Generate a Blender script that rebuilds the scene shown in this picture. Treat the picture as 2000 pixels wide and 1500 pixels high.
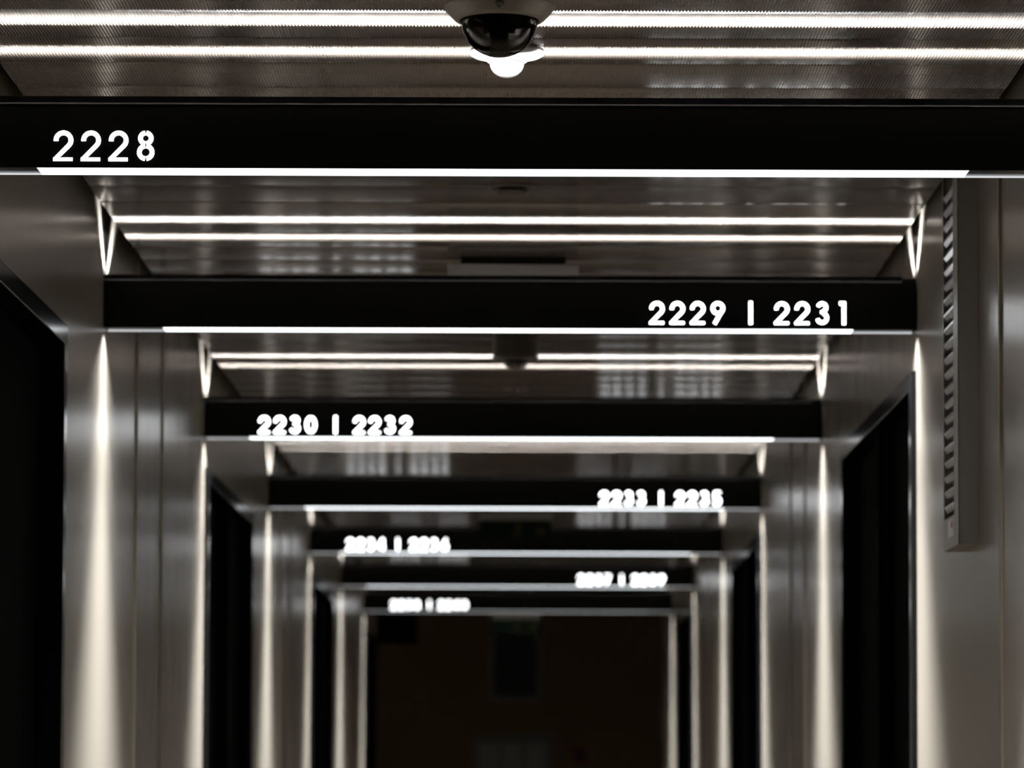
import bpy, math
from mathutils import Matrix, Vector

for o in list(bpy.data.objects):
    bpy.data.objects.remove(o, do_unlink=True)
C = bpy.context.scene.collection
sc = bpy.context.scene

# ------------------------------------------------------------------ constants (metres; camera stands at x=y=0)
EYE = 1.30
XL, XR = -0.8305, 0.777                 # wall faces
ZC = EYE + 1.0995                       # underside of ceiling planks
CL, CR = -0.803, 0.762                 # ceiling plank ends
BZ = EYE + 0.8974                      # underside of the sign beams
BEAM_H, BEAM_D = 0.105, 0.07
BEAMS = [5.402, 7.314, 9.638, 12.095, 14.472, 16.935, 19.381]
END = 21.2

# ------------------------------------------------------------------ camera, world, exposure
cd = bpy.data.cameras.new('camera')
cam = bpy.data.objects.new('camera', cd); C.objects.link(cam)
cd.sensor_fit = 'HORIZONTAL'; cd.sensor_width = 36
F = 7280
cd.lens = F / 2000 * 36
PITCH, YAW, ROLL = math.radians(3.4876), math.radians(-0.1276), math.radians(0.157)
cam.matrix_world = Matrix.Translation((0, 0, EYE)) @ Matrix.Rotation(YAW, 4, 'Z') @ Matrix.Rotation(math.pi/2 + PITCH, 4, 'X') @ Matrix.Rotation(ROLL, 4, 'Z')
cd.shift_y = 0.16892
cd.shift_x = -0.01931
cd.dof.use_dof = True
cd.dof.focus_distance = 5.55
cd.dof.aperture_fstop = 7.0
cd.clip_end = 100
sc.camera = cam

w = bpy.data.worlds.new('world'); sc.world = w; w.use_nodes = True
w.node_tree.nodes['Background'].inputs[0].default_value = (0, 0, 0, 1)
w.node_tree.nodes['Background'].inputs[1].default_value = 0
vs = sc.view_settings
vs.view_transform = 'Standard'; vs.look = 'None'; vs.gamma = 1; vs.use_curve_mapping = False
vs.exposure = 0.0
UP_POWER, END_POWER, DOWN_POWER = 6.2, 0.42, 70.0   # DOWN_POWER is watts per metre of strip
UP_SPREAD = math.radians(26)
DOWN = [(.02, .16, .32, 130), (.08, .16, .6, 86), (.16, .50, 1.35, 68)]   # from wall, to, density, spread of the wall-washing strips
UP_TILT_FRONT, UP_TILT_BACK = math.radians(44.5), math.radians(44.5)

# ------------------------------------------------------------------ materials
def mat(name, col, rough=0.5, metal=0.0, spec=0.5, coat=0.0):
    m = bpy.data.materials.new(name); m.use_nodes = True
    b = m.node_tree.nodes['Principled BSDF']
    b.inputs['Base Color'].default_value = (*col, 1)
    b.inputs['Roughness'].default_value = rough
    b.inputs['Metallic'].default_value = metal
    b.inputs['Specular IOR Level'].default_value = spec
    b.inputs['Coat Weight'].default_value = coat
    return m

def brushed(m, base, amount, rough, drough, scale, axis):
    """fine streaks along one axis in colour and gloss"""
    nt = m.node_tree; b = nt.nodes['Principled BSDF']
    tc = nt.nodes.new('ShaderNodeTexCoord'); mp = nt.nodes.new('ShaderNodeMapping')
    s = [scale]*3; s[axis] = 0.6
    mp.inputs['Scale'].default_value = s
    nz = nt.nodes.new('ShaderNodeTexNoise'); nz.inputs['Scale'].default_value = 1; nz.inputs['Detail'].default_value = 3
    nt.links.new(tc.outputs['Object'], mp.inputs[0]); nt.links.new(mp.outputs[0], nz.inputs['Vector'])
    r = nt.nodes.new('ShaderNodeMapRange'); r.inputs['To Min'].default_value = rough-drough; r.inputs['To Max'].default_value = rough+drough
    nt.links.new(nz.outputs['Fac'], r.inputs['Value']); nt.links.new(r.outputs[0], b.inputs['Roughness'])
    cr = nt.nodes.new('ShaderNodeMix'); cr.data_type = 'RGBA'
    cr.inputs['A'].default_value = (*[c*(1-amount) for c in base], 1); cr.inputs['B'].default_value = (*[min(1, c*(1+amount)) for c in base], 1)
    nt.links.new(nz.outputs['Fac'], cr.inputs['Factor']); nt.links.new(cr.outputs['Result'], b.inputs['Base Color'])
    return m

def emit(name, col, strength):
    m = bpy.data.materials.new(name); m.use_nodes = True
    nt = m.node_tree; nt.nodes.clear()
    e = nt.nodes.new('ShaderNodeEmission'); o = nt.nodes.new('ShaderNodeOutputMaterial')
    e.inputs[0].default_value = (*col, 1); e.inputs[1].default_value = strength
    nt.links.new(e.outputs[0], o.inputs[0]); return m

M = {}
M['wall'] = brushed(mat('wall_panel_paint', (.5, .46, .4), .33, spec=.38), (.24, .217, .182), .03, .25, .025, 160, 2)
M['joint'] = mat('joint_brown', (.3, .25, .18), .5)  # plain brown of the joint strips and the wall behind the panels
M['ceiling'] = brushed(mat('ceiling_ribbed_metal', (.3, .28, .255), .2), (.185, .161, .136), .08, .16, .04, 40, 1)
M['void'] = mat('dark_void', (.012, .011, .01), .9, spec=.1)
M['floor'] = mat('floor_carpet', (.022, .015, .010), .95, spec=.1)
M['black'] = mat('beam_black', (.0015, .0015, .0015), .5, spec=.12)
M['black_gloss'] = mat('frame_black_metal', (.005, .005, .006), .16, spec=.25)
M['door'] = mat('door_black_matt', (.0008, .0008, .0008), .9, spec=0.02)
M['alu'] = mat('satin_aluminium', (.55, .55, .56), .25, 1)
M['diffuser'] = emit('light_diffuser', (.93, .97, 1), 3.2)
M['lens'] = emit('light_lens_line', (.95, .97, 1), .7)
M['digit'] = emit('lit_number', (.97, .98, 1), 7.0)
M['grey_dark'] = mat('grey_screw', (.2, .19, .17), .45)
M['bead'] = mat('rail_bead_grey', (.016, .016, .018), .5)
M['milky'] = mat('milky_plastic', (.15, .15, .152), .4)
M['diffuser_dim'] = emit('light_diffuser_dim', (.93, .97, 1), 1.0)
M['white'] = mat('white_plastic', (.8, .8, .79), .35)
M['offwhite'] = mat('offwhite_paint', (.42, .39, .34), .4)
M['brown'] = mat('dark_detector_plastic', (.10, .085, .07), .45)
M['grey'] = mat('grey_housing', (.38, .37, .36), .45)
M['unit'] = mat('louvre_unit_paint', (.36, .36, .34), .4)
M['blade'] = mat('louvre_blade_metal', (.48, .48, .5), .25, .85)
M['signgreen'] = mat('sign_green', (.002, .012, .007), .5, spec=.15)
M['signmark'] = mat('sign_mark', (.10, .085, .015), .6, spec=.15)
M['endwall'] = mat('end_wall_brown', (.5, .36, .17), .8, spec=.1)
M['picture'] = mat('picture_dark', (.05, .055, .07), .5)
M['paper'] = mat('notice_paper', (.45, .46, .45), .6)
M['red'] = mat('red_plastic', (.45, .02, .03), .4)
M['lensglass'] = mat('lens_black', (.01, .01, .012), .05, coat=1)

def smoked():
    m = bpy.data.materials.new('smoked_dome'); m.use_nodes = True
    nt = m.node_tree; nt.nodes.clear()
    o = nt.nodes.new('ShaderNodeOutputMaterial'); mx = nt.nodes.new('ShaderNodeMixShader')
    t = nt.nodes.new('ShaderNodeBsdfTransparent'); t.inputs[0].default_value = (.22, .21, .2, 1)
    g = nt.nodes.new('ShaderNodeBsdfGlossy'); g.inputs['Roughness'].default_value = .04
    f = nt.nodes.new('ShaderNodeFresnel'); f.inputs[0].default_value = 1.5
    nt.links.new(f.outputs[0], mx.inputs[0]); nt.links.new(t.outputs[0], mx.inputs[1]); nt.links.new(g.outputs[0], mx.inputs[2])
    nt.links.new(mx.outputs[0], o.inputs[0]); return m
M['smoked'] = smoked()

# ------------------------------------------------------------------ mesh helpers
def mesh(name, V, Fc, m, smooth=False):
    me = bpy.data.meshes.new(name); me.from_pydata(V, [], Fc)
    me.materials.append(m); me.validate(); me.update()
    import bmesh
    bm = bmesh.new(); bm.from_mesh(me); bmesh.ops.recalc_face_normals(bm, faces=bm.faces); bm.to_mesh(me); bm.free()
    if smooth:
        for p in me.polygons: p.use_smooth = True
    return me

def obj(name, me, parent=None, loc=(0, 0, 0)):
    o = bpy.data.objects.new(name, me); C.objects.link(o); o.location = loc
    if parent: o.parent = parent
    return o

def thing(name, label, cat, loc=(0, 0, 0), group=None):
    o = bpy.data.objects.new(name, None); C.objects.link(o); o.location = loc
    o.empty_display_size = .05
    o['label'] = label; o['category'] = cat
    if group: o['group'] = group
    return o

class MB:
    def __init__(s): s.V = []; s.F = []
    def box(s, a, b):
        n = len(s.V); (x0, y0, z0), (x1, y1, z1) = a, b
        s.V += [(x0,y0,z0),(x1,y0,z0),(x1,y1,z0),(x0,y1,z0),(x0,y0,z1),(x1,y0,z1),(x1,y1,z1),(x0,y1,z1)]
        s.F += [tuple(n+i for i in q) for q in ((0,3,2,1),(4,5,6,7),(0,1,5,4),(1,2,6,5),(2,3,7,6),(3,0,4,7))]
        return s
    def prism(s, poly, ax, lo, hi):
        """poly of 2-D points extruded along axis ax ('x': (y,z), 'y': (x,z), 'z': (x,y))"""
        n = len(s.V); k = len(poly)
        def P(p, t):
            return {'x': (t, p[0], p[1]), 'y': (p[0], t, p[1]), 'z': (p[0], p[1], t)}[ax]
        s.V += [P(p, lo) for p in poly] + [P(p, hi) for p in poly]
        s.F += [tuple(n+i for i in range(k)), tuple(n+k+i for i in reversed(range(k)))]
        s.F += [(n+i, n+(i+1) % k, n+k+(i+1) % k, n+k+i) for i in range(k)]
        return s
    def lathe(s, prof, seg=48, c=(0, 0, 0)):
        n = len(s.V); k = len(prof)
        for j in range(seg):
            a = 2*math.pi*j/seg
            s.V += [(c[0]+r*math.cos(a), c[1]+r*math.sin(a), c[2]+z) for r, z in prof]
        for j in range(seg):
            for i in range(k-1):
                a, b = n+j*k+i, n+((j+1) % seg)*k+i
                s.F.append((a, b, b+1, a+1))
        for end in (0, k-1):
            if prof[end][0] > 1e-6: s.F.append(tuple(n+j*k+end for j in range(seg)))
        return s
    def ribbon(s, pts, widths, y0, y1):
        """flat stroke in the x-z plane along pts, extruded from y0 to y1"""
        L, R = [], []
        for i, p in enumerate(pts):
            a = pts[max(0, i-1)]; b = pts[min(len(pts)-1, i+1)]
            dx, dz = b[0]-a[0], b[1]-a[1]; l = math.hypot(dx, dz) or 1
            h = widths[i]/2
            L.append((p[0]-dz/l*h, p[1]+dx/l*h)); R.append((p[0]+dz/l*h, p[1]-dx/l*h))
        n = len(s.V); k = len(pts)
        for y in (y0, y1):
            s.V += [(x, y, z) for x, z in L] + [(x, y, z) for x, z in R]
        for i in range(k-1):
            for o_ in (0, 2*k):
                s.F.append((n+o_+i, n+o_+i+1, n+o_+k+i+1, n+o_+k+i))
            for o_ in (0, k):
                s.F.append((n+o_+i, n+o_+i+1, n+2*k+o_+i+1, n+2*k+o_+i))
        for i in (0, k-1):
            s.F.append((n+i, n+k+i, n+3*k+i, n+2*k+i))
        return s
    def build(s, name, m, parent=None, loc=(0, 0, 0), smooth=False):
        return obj(name, mesh(name, s.V, s.F, m, smooth), parent, loc)

def bevel(o, w=.002, seg=2):
    md = o.modifiers.new('bevel', 'BEVEL'); md.width = w; md.segments = seg; md.limit_method = 'ANGLE'
    return o

def struct(o):
    o['kind'] = 'structure'; return o

# ------------------------------------------------------------------ SETTING: floor, ceiling, walls, doors
struct(MB().box((-3.2, -1.5, -.05), (3.2, 25, 0)).build('floor', M['floor']))

ceil = struct(MB().box((XL-.05, -1.5, ZC+.085), (XR+.05, END, ZC+.13)).build('ceiling', M['void']))
# one ribbed plank, 20 cm deep, slightly bowed, edges turned up; every plank shares the mesh
PL = 0.195
def plank_mesh():
    rib, gr, dep = .0028, .0020, .0014
    ys = [(-.0964, .006), (-.0961, .0010), (-.090, -.0000), (-.06, -.0008), (-.03, -.00125), (0, -.0014), (.03, -.00125), (.06, -.0008), (.090, .0000), (.0961, .0010), (.0964, .006)]
    xs = []; x = CL
    while x < CR - .001:
        x1 = min(x+rib, CR); xs += [(x, 0), (x1, 0)]
        if x1 < CR-.003: xs += [(x1+.00015, dep), (x1+gr-.00015, dep)]
        x += rib+gr
    k = len(xs); V = [(px, y, z+dz) for (y, z) in ys for (px, dz) in xs]
    Fc = [(r*k+i, r*k+i+1, (r+1)*k+i+1, (r+1)*k+i) for r in range(len(ys)-1) for i in range(k-1)]
    me = bpy.data.meshes.new('ceiling_plank'); me.from_pydata(V, [], Fc); me.materials.append(M['ceiling']); me.update()
    return me
pm = plank_mesh()
y = 2.825 + PL
while y < END-.1:
    obj('ceiling_plank', pm, ceil, (0, y, ZC+.0005)); y += PL
# carrier rails hidden above the planks at both ends
for x in (CL+.03, CR-.05):
    MB().box((x, 2.88, ZC+.0075), (x+.02, END, ZC+.085)).build('carrier_rail', M['void'], ceil)

DOOR_TOP = EYE + .82
TOP = ZC + .085
LEFT_DOORS = [(5.70, 6.665, 1), (9.665, 11.315, 2), (14.50, 16.15, 2), (19.41, 21.03, 2)]
RIGHT_DOORS = [(7.347, 8.99, 2), (12.125, 13.77, 2), (16.965, 18.61, 2)]
LEFT_JOINTS = [1.0, 3.0, 4.4, 7.95, 8.515, 12.67, 13.235, 17.55, 18.115]
RIGHT_JOINTS = [1.0, 3.0, 4.4, 6.034, 10.25, 10.80, 15.03, 15.6, 20.02]

def wall(side, name, doors, joints):
    face = XL if side < 0 else XR
    back = face + side*.10
    def rng(a, b): return (min(a, b), max(a, b))
    x0, x1 = rng(face+side*.05, back)
    wobj = MB()
    for (a, b) in [(-1.5, doors[0][0])] + [(doors[i][1], doors[i+1][0]) for i in range(len(doors)-1)] + [(doors[-1][1], END)]:
        wobj.box((x0, a, 0), (x1, b, TOP))
    for (a, b, n) in doors: wobj.box((x0, a, DOOR_TOP+.0), (x1, b, TOP))
    wl = struct(wobj.build(name, M['joint']))
    p0, p1 = rng(face, face+side*.05)
    g = .003
    segs = []
    cur = -1.5
    for (a, b, n) in doors + [(END, END, 0)]:
        cuts = [cur] + [j for j in joints if cur+.05 < j < a-.05] + [a]
        for u, v in zip(cuts, cuts[1:]):
            segs.append((u + (g if u > cur else 0), v - (g if v < a else 0), 0))
        if n: segs.append((a, b, DOOR_TOP))
        cur = b
    for (u, v, z) in segs:
        if v-u < .02: continue
        bevel(MB().box((p0, u, z), (p1, v, TOP)).build('wall_panel', M['wall'], wl), .0015, 2)
    for j in joints:
        if any(a < j < b for a, b, n in doors): continue
        q0, q1 = rng(face-side*.0042, face+side*.01)
        MB().box((q0, j-.006, 0), (q1, j+.006, TOP)).build('joint_strip', M['joint'], wl)
    return wl
wall(-1, 'wall_left', LEFT_DOORS, LEFT_JOINTS)
wall(1, 'wall_right', RIGHT_DOORS, RIGHT_JOINTS)

def door(idx, side, a, b, n):
    face = XL if side < 0 else XR
    s = side
    def bx(mb, xa, xb, ya, yb, za, zb): mb.box((min(xa, xb), ya, za), (max(xa, xb), yb, zb)); return mb
    d = bpy.data.objects.new('door_%d' % idx, None); C.objects.link(d); d.location = (face, a, 0); d['kind'] = 'structure'
    T = DOOR_TOP
    pr = -s*.011                                      # architrave stands proud of the wall
    fr = MB()
    bx(fr, pr, s*.055, 0, .045, 0, T-.037); bx(fr, pr, s*.055, b-a-.045, b-a, 0, T-.037)
    bx(fr, pr, s*.055, 0, b-a, T-.037, T)
    bevel(fr.build('door_frame', M['black_gloss'], d), .002)
    if n == 2: bx(MB(), 0, s*.055, (b-a)/2-.03, (b-a)/2+.03, 0, T-.037).build('door_mullion', M['door'], d)
    wd = (b-a-.09-(.06 if n == 2 else 0))/n
    for k in range(n):
        y0 = .045 + k*(wd+.06)
        bevel(bx(MB(), s*.03, s*.07, y0+.002, y0+wd-.002, .006, T-.040).build('door_leaf', M['door'], d), .001)
i = 1
for (a, b, n) in LEFT_DOORS: door(i, -1, a, b, n); i += 1
for (a, b, n) in RIGHT_DOORS: door(i, 1, a, b, n); i += 1

# dark lobby past the corridor
struct(MB().box((-3.2, 24.0, 0), (3.2, 24.1, 2.9)).build('wall_back', M['endwall']))
struct(MB().box((-3.3, END, 0), (-3.2, 24.1, 2.9)).build('wall_lobby_left', M['endwall']))
struct(MB().box((3.2, END, 0), (3.3, 24.1, 2.9)).build('wall_lobby_right', M['endwall']))
struct(MB().box((-3.2, END, ZC+.13), (3.2, 24.0, ZC+.2)).build('ceiling_lobby', M['void']))
struct(MB().box((-3.2, END-.1, 0), (XL-.10, END, ZC+.13)).build('wall_return_left', M['endwall']))
struct(MB().box((XR+.10, END-.1, 0), (3.2, END, ZC+.13)).build('wall_return_right', M['endwall']))

# ------------------------------------------------------------------ lit digits
def arc(cx, cz, rx, a0, a1, rz=None, n=18):
    rz = rz or rx
    return [(cx+rx*math.cos(math.radians(a0+(a1-a0)*i/n)), cz+rz*math.sin(math.radians(a0+(a1-a0)*i/n))) for i in range(n+1)]
def glyph(ch):
    T = .145; B = .11
    if ch == '2':
        p = arc(.325, .672, .24, 186, -43) + [(.075, .075)]
        return [(p, [T]*(len(p)-2)+[T*.97, T*.86]), ([(0.0, B/2), (.62, B/2)], [B, B])]
    if ch == '3':
        a = arc(.30, .745, .172, 165, -80); b = arc(.30, .292, .205, 80, -165)
        return [(a, [T]*len(a)), (b, [T]*len(b)), ([(.23, .54), (.36, .54)], [B, B])]
    if ch == '1':
        return [([(.36, 0), (.36, 1)], [T, T]), ([(.17, .925), (.36, .925)], [.15, .15])]
    if ch == '|':
        return [([(.1, .0), (.1, 1)], [T, T])]
    if ch == '0':
        a = arc(.325, .5, .235, 86, -86, .412); b = arc(.325, .5, .235, 94, 266, .412)
        return [(a, [T]*len(a)), (b, [T]*len(b))]
    if ch == '4':
        return [([(.45, 0), (.45, 1)], [T, T]), ([(.42, .94), (.06, .27)], [.15, .15]), ([(0, .25), (.62, .25)], [B, B])]
    if ch == '5':
        a = arc(.29, .315, .228, 125, -155)
        return [(a, [T]*len(a)), ([(.14, .935), (.56, .935)], [B, B]), ([(.2, .96), (.14, .47)], [.15, .15])]
    if ch in '69':
        a = arc(.31, .305, .22, 88, -88); b = arc(.31, .305, .22, 92, 268)
        st = [([(.128, .40), (.45, .98)], [T, T]), (a, [T]*len(a)), (b, [T]*len(b))]
        if ch == '9': st = [([(.62-x, 1-z) for x, z in p], ww) for p, ww in st]
        return st
    if ch == '7':
        return [([(.04, .93), (.6, .93)], [B, B]), ([(.53, .93), (.2, 0)], [T, T])]
    if ch == '8':
        out = []
        for c, r in (((.31, .742), .172), ((.31, .288), .205)):
            for s_ in ((84, -84), (96, 264)):
                a = arc(c[0], c[1], r, *s_); out.append((a, [T]*len(a)))
        return out
H = .0455; ADV = .0403
glyph_cache = {}
def glyph_mesh(ch):
    if ch not in glyph_cache:
        mb = MB()
        for pts, ww in glyph(ch):
            mb.ribbon([(x*H, z*H) for x, z in pts], [q*H for q in ww], -.0008, .0008)
        glyph_cache[ch] = mesh('digit' if ch != '|' else 'number_divider', mb.V, mb.F, M['digit'])
    return glyph_cache[ch]

# ------------------------------------------------------------------ sign beams
BX0, BX1 = XL+.0005, XR-.003
D0, D1 = -.713, .650                    # lit diffuser ends
d, h = BEAM_D, BEAM_H
body_prof = [(0, 0), (.003, 0), (.003, .0045), (d-.004, .0045), (d-.004, .0045), (d, .0045), (d, h-.004), (.058, h-.004), (.058, h-.016), (.012, h-.016), (.012, h-.004), (0, h-.004)]
body_prof = [p for i, p in enumerate(body_prof) if i == 0 or p != body_prof[i-1]]
proto = {
    'body': MB().prism(body_prof, 'x', BX0, BX1),
    'top_rail': MB().prism([(-.0012, h-.0095), (.012, h-.0095), (.012, h), (-.0012, h)], 'x', BX0, BX1-.028).prism([(.058, h-.004), (d, h-.004), (d, h), (.058, h)], 'x', BX0, BX1-.028),
    'rail_bead': MB().prism([(-.0022, h-.0118), (.001, h-.0118), (.001, h-.0095), (-.0012, h-.0095)], 'x', BX0, BX1-.028),
    'diffuser': MB().box((D0, .0031, .0), (D1, d-.0045, .0045)),
    'lens_strip': MB().box((BX0+.002, d-.0042, .0002), (BX1-.002, d-.0002, .0045)),
}
end_l = MB().box((BX0+.001, .0031, .0025), (D0-.0005, d-.0045, .0045))
end_r = MB().box((D1+.0005, .0031, .0025), (BX1-.001, d-.0045, .0045))
PM = {k: mesh(k, v.V, v.F, M[{'body': 'black', 'rail_bead': 'bead', 'top_rail': 'black_gloss', 'diffuser': 'diffuser', 'lens_strip': 'lens'}[k]]) for k, v in proto.items()}
DIM = PM['diffuser'].copy(); DIM.materials[0] = M['diffuser_dim']
EM = [mesh('end_plate', e.V, e.F, M['black_gloss']) for e in (end_l, end_r)]

def area(name, sx, sy, power, spread, col):
    L = bpy.data.lights.new(name, 'AREA'); L.shape = 'RECTANGLE'; L.size = sx; L.size_y = sy
    L.energy = power; L.spread = spread; L.color = col
    return L
LEN = BX1 - BX0
L_up = area('uplight_lamp', LEN-.006, .008, UP_POWER, UP_SPREAD, (.97, .975, 1))
L_end = area('added_end_lamp', .04, .008, END_POWER, UP_SPREAD, (.97, .975, 1))
L_dn = [(a, b, area('downlight_lamp', b-a, .012, DOWN_POWER*k*(b-a), math.radians(sp), (.98, .99, 1))) for a, b, k, sp in DOWN]

NUM = [('2228', 'L'), ('2229|2231', 'R'), ('2230|2232', 'L'), ('2233|2235', 'R'), ('2234|2236', 'L'), ('2237|2239', 'R'), ('2238|2240', 'L')]
ORD = ['nearest the camera, the only one with a single lit number, 2228', 'second from the camera, lit 2229 and 2231 at its right end', 'third from the camera, lit 2230 and 2232 at its left end',
       'fourth from the camera, blurred lit 2233 and 2235 at right', 'fifth from the camera, blurred lit 2234 and 2236 at left', 'sixth from the camera, blurred lit 2237 and 2239 at right', 'farthest from the camera, blurred lit numbers 2238 and 2240 at left']
for by, (num, sd), o_ in zip(BEAMS, NUM, ORD):
    t = thing('sign_beam', 'black crossbeam ' + o_, 'sign', (0, by, BZ), 'black number beams across the corridor')
    for k in ('body', 'top_rail', 'rail_bead', 'lens_strip'): obj(k, PM[k], t)
    obj('diffuser', DIM if by == BEAMS[-1] else PM['diffuser'], t)
    for e in EM: obj('end_plate', e, t)
    x = -.6887 if sd == 'L' else .2473
    for ch in num:
        if ch == '|':
            obj('number_divider', glyph_mesh(ch), t, (x + .034, -.0006, .0095)); x += .0853
        else:
            obj('digit', glyph_mesh(ch), t, (x, -.0006, .0094)); x += ADV
    for s in (-1, 1):
        tilt = UP_TILT_FRONT if s < 0 else UP_TILT_BACK
        lo = obj('uplight_lamp', L_up, t, ((BX0+BX1)/2, d/2+s*.006, h-.012)); lo.rotation_euler = (math.pi - s*tilt, 0, 0)
        for ex, sg in ((BX0+.03, -1), (BX1-.03, 1)):       # extra end lamps, added to brighten the V streaks on the walls
            lo = obj('added_end_lamp', L_end, t, (ex, d/2+s*.006, h-.011))
            dv = Vector((sg*.3, s*math.sin(tilt), math.cos(tilt)))
            lo.rotation_euler = dv.to_track_quat('-Z', 'Y').to_euler()
    for a, b, L in L_dn:
        for x_ in (BX0 + (a+b)/2, BX1 - (a+b)/2): obj('downlight_lamp', L, t, (x_, d/2-.019, -.0012 if a < .05 else -.0018)).rotation_euler = (math.radians(-2.5), 0, 0)

# ------------------------------------------------------------------ ceiling devices
def dome_camera(x, y):
    t = thing('dome_camera', 'white dome security camera with smoked black dome hanging from ribbed ceiling', 'camera', (x, y, ZC))
    MB().lathe([(0, 0), (.076, 0), (.0755, -.030), (.0733, -.031), (.0733, -.033), (.0765, -.034), (.0765, -.0385), (.0745, -.0415), (.0625, -.0545), (.0585, -.057), (.0545, -.057), (.053, -.047)], 64).build('base', M['offwhite'], t, smooth=False)
    n = 14
    MB().lathe([(.0525*math.cos(math.pi/2*i/n), -.0545-.0525*math.sin(math.pi/2*i/n)) for i in range(n)]+[(0, -.107)], 64).build('dome', M['smoked'], t, smooth=True)
    q = MB().lathe([(0, -.002), (.0058, -.002), (.0058, .0015), (.0045, .0022), (0, .0018)], 24).build('screw_cap', M['grey_dark'], t, (0.0005, -.0692, -.0475))
    q.rotation_euler = (math.radians(132), 0, 0)
    m_ = MB().box((-.022, -.02, -.07), (.022, .02, -.05)).build('camera_module', M['lensglass'], t)
    l_ = MB().lathe([(0, 0), (.013, 0), (.013, .018), (.009, .02), (0, .021)], 24).build('lens', M['brown'], t, (0.0, -.012, -.082))
    l_.rotation_euler = (math.radians(56), 0, 0)
    return t
dome_camera(-.0353, 5.05)

t = thing('motion_sensor', 'small white round motion sensor with milky dome just behind the security camera', 'sensor', (-.027, 5.54, ZC))
MB().lathe([(0, .001), (.054, .001), (.056, -.003), (.056, -.006), (.050, -.0095), (.030, -.013)], 48).build('base', M['white'], t, smooth=True)
MB().lathe([(.030, -.0125), (.030, -.017), (.0275, -.0185), (.0, -.0185)], 48).build('collar', M['white'], t)
MB().lathe([(.0262*math.cos(math.pi/2*i/10), -.0185-.0235*math.sin(math.pi/2*i/10)) for i in range(10)]+[(0, -.042)], 40).build('dome', M['milky'], t, smooth=True)

t = thing('sprinkler_head', 'flat dark round recessed sprinkler plate in ceiling behind the 2228 beam', 'sprinkler', (-.023, 6.81, ZC))
MB().lathe([(0, .001), (.043, .001), (.043, -.0035), (.041, -.005), (.03, -.005), (.03, -.0035)], 40).build('escutcheon', M['brown'], t)
MB().lathe([(0, -.0035), (.024, -.0035), (.0275, -.010), (.0275, -.013), (.0, -.013)], 40).build('cover_disc', M['brown'], t)

t = thing('smoke_detector', 'dark brown drum-shaped detector hanging from ceiling behind the 2229 and 2231 beam', 'detector', (-.0203, 9.15, ZC))
MB().lathe([(0, .001), (.056, .001), (.056, -.05), (.052, -.056), (.034, -.058), (0, -.058)], 40).build('body', M['brown'], t)
MB().lathe([(.032, -.058), (.032, -.063), (.026, -.071), (.014, -.075), (0, -.076)], 32).build('sensor_dome', M['lensglass'], t, smooth=True)

t = thing('ceiling_disc', 'tiny round dark plate in ceiling just in front of the 2230 and 2232 beam', 'detector', (-.019, 10.30, ZC))
MB().lathe([(0, .001), (.035, .001), (.035, -.004), (.031, -.006), (0, -.006)], 32).build('plate', M['brown'], t)
MB().lathe([(.016, -.006), (.014, -.010), (0, -.012)], 24).build('button', M['lensglass'], t)

def exit_sign(x, y, drop, label, w=.274):
    t = thing('exit_sign', label, 'sign', (x, y, ZC), 'unlit green exit signs under the ceiling')
    MB().box((-w*.4, -.02, -.016), (w*.4, .02, .001)).build('mount', M['void'], t)
    if drop > .02:
        for s in (-1, 1): MB().lathe([(0, -.016), (.004, -.016), (.004, -drop), (0, -drop)], 12, (s*w*.3, 0, 0)).build('rod', M['grey'], t)
    z = -max(drop, .016)
    bevel(MB().box((-w/2, -.025, z-.03), (w/2, .025, z)).build('housing', M['grey'], t), .002)
    MB().box((-w/2+.002, -.006, z-.115), (w/2-.002, .006, z-.03)).build('panel', M['signgreen'], t)
    f = -.0075
    fig = MB()
    fig.ribbon(arc(.012, z-.047, .003, 0, 360, n=12), [.006]*13, f, -.006)
    fig.ribbon([(.010, z-.053), (.004, z-.075)], [.010, .009], f, -.006)
    fig.ribbon([(.004, z-.073), (.014, z-.086), (.008, z-.102)], [.006]*3, f, -.006)
    fig.ribbon([(.004, z-.073), (-.008, z-.088), (-.02, z-.088)], [.006]*3, f, -.006)
    fig.ribbon([(.010, z-.055), (.024, z-.066)], [.005]*2, f, -.006)
    fig.ribbon([(.008, z-.055), (-.008, z-.062)], [.005]*2, f, -.006)
    fig.build('running_figure', M['signmark'], t)
    ar = MB().ribbon([(.075, z-.073), (.105, z-.073)], [.010, .010], f, -.006).ribbon([(.088, z-.056), (.108, z-.073), (.088, z-.09)], [.010]*3, f, -.006)
    ar.build('arrow', M['signmark'], t)
    return t
exit_sign(-.023, 7.75, 0, 'grey topped exit sign mostly hidden behind the 2229 and 2231 beam')
exit_sign(-.0295, 14.10, .071, 'dark green exit sign hung in front of the 2234 and 2236 beam')
exit_sign(-.040, 20.3, .17, 'dark green exit sign hung behind the farthest beam above the picture')

# ------------------------------------------------------------------ louvred unit on the right wall
UY0, UY1, UZ0, UZ1, UD = 6.344, 6.566, EYE+.411, ZC-.02, .034
t = thing('louvre_unit', 'tall narrow grey louvred wall unit mounted upright on right wall', 'wall unit', (XR, UY0, UZ0))
W_, Hh = UY1-UY0, UZ1-UZ0
hs = MB()
hs.box((-.004, 0, 0), (0, W_, Hh))                          # back
hs.box((-UD, 0, 0), (-.004, .003, Hh)).box((-UD, W_-.004, 0), (-.004, W_, Hh))
hs.box((-UD, .003, 0), (-.004, W_-.004, .004)).box((-UD, .003, Hh-.004), (-.004, W_-.004, Hh))
hs.build('housing', M['unit'], t)
fp = MB().box((-UD-.001, 0, .0), (-UD+.001, .062, Hh)).box((-UD-.001, .062, 0), (-UD+.001, W_, .055)).box((-UD-.001, W_-.008, .055), (-UD+.001, W_, Hh))
fp.build('front_frame', M['unit'], t)
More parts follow.
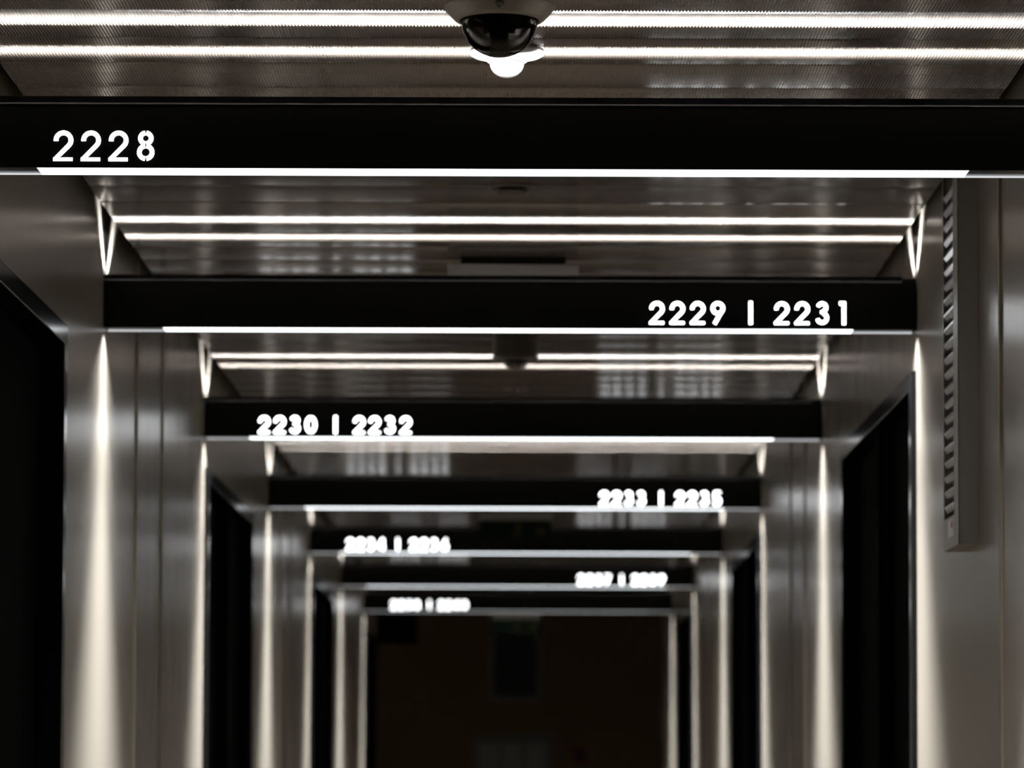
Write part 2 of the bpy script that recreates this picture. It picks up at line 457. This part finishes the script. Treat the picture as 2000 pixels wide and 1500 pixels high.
MB().box((-.012, .063, .056), (-.0045, W_-.009, Hh-.005)).build('dark_backing', M['void'], t)
sl = MB().prism([(-.0345, .003), (-.0345, -.001), (-.031, -.009), (-.024, -.0112), (-.011, -.002), (-.011, .006), (-.028, .007)], 'y', .063, W_-.009)
slm = mesh('slat', sl.V, sl.F, M['blade'])
z = .075
while z < Hh-.02:
    obj('slat', slm, t, (0, 0, z)); z += .0262
MB().box((-UD-.0014, .075, .02), (-UD-.0009, .15, .05)).build('label_plate', M['white'], t)
MB().box((-UD-.0019, .085, .034), (-UD-.0013, .105, .046)).build('red_mark', M['red'], t)

# ------------------------------------------------------------------ lobby wall, far and dark
t = thing('picture_frame', 'grey framed picture hanging on dark end wall below the exit sign', 'picture', (-.0475, 24.0, EYE+.531))
fr = MB()
fr.box((-.172, -.02, 0), (-.132, 0, .478)).box((.132, -.02, 0), (.172, 0, .478)).box((-.132, -.02, 0), (.132, 0, .04)).box((-.132, -.02, .438), (.132, 0, .478))
fr.build('frame', M['paper'], t)
MB().box((-.132, -.012, .04), (.132, 0, .438)).build('picture', M['picture'], t)
t = thing('notice_board', 'pale notice board low on the dark end wall under the framed picture', 'board', (-.062, 24.0, EYE-.22))
bevel(MB().box((-.255, -.015, 0), (.255, 0, .535)).build('board', M['paper'], t), .003)
for k in range(3): MB().box((-.22+k*.15, -.017, .12), (-.09+k*.15, -.0149, .48)).build('sheet', M['white'], t)
t = thing('wall_speaker', 'black box speaker high at the left of the dark end wall', 'speaker', (-.815, 24.0, EYE+.90))
bevel(MB().box((-.133, -.16, 0), (.133, 0, .21)).build('cabinet', M['door'], t), .006)
MB().box((-.12, -.165, .012), (.12, -.1595, .198)).build('grille', M['void'], t)
t = thing('call_point', 'small dark red call point box on end wall right of the notice board', 'alarm', (.358, 24.0, EYE+.14))
bevel(MB().box((-.045, -.04, 0), (.045, 0, .09)).build('box', M['red'], t), .004)
MB().box((-.03, -.042, .02), (.03, -.0395, .07)).build('pane', M['picture'], t)
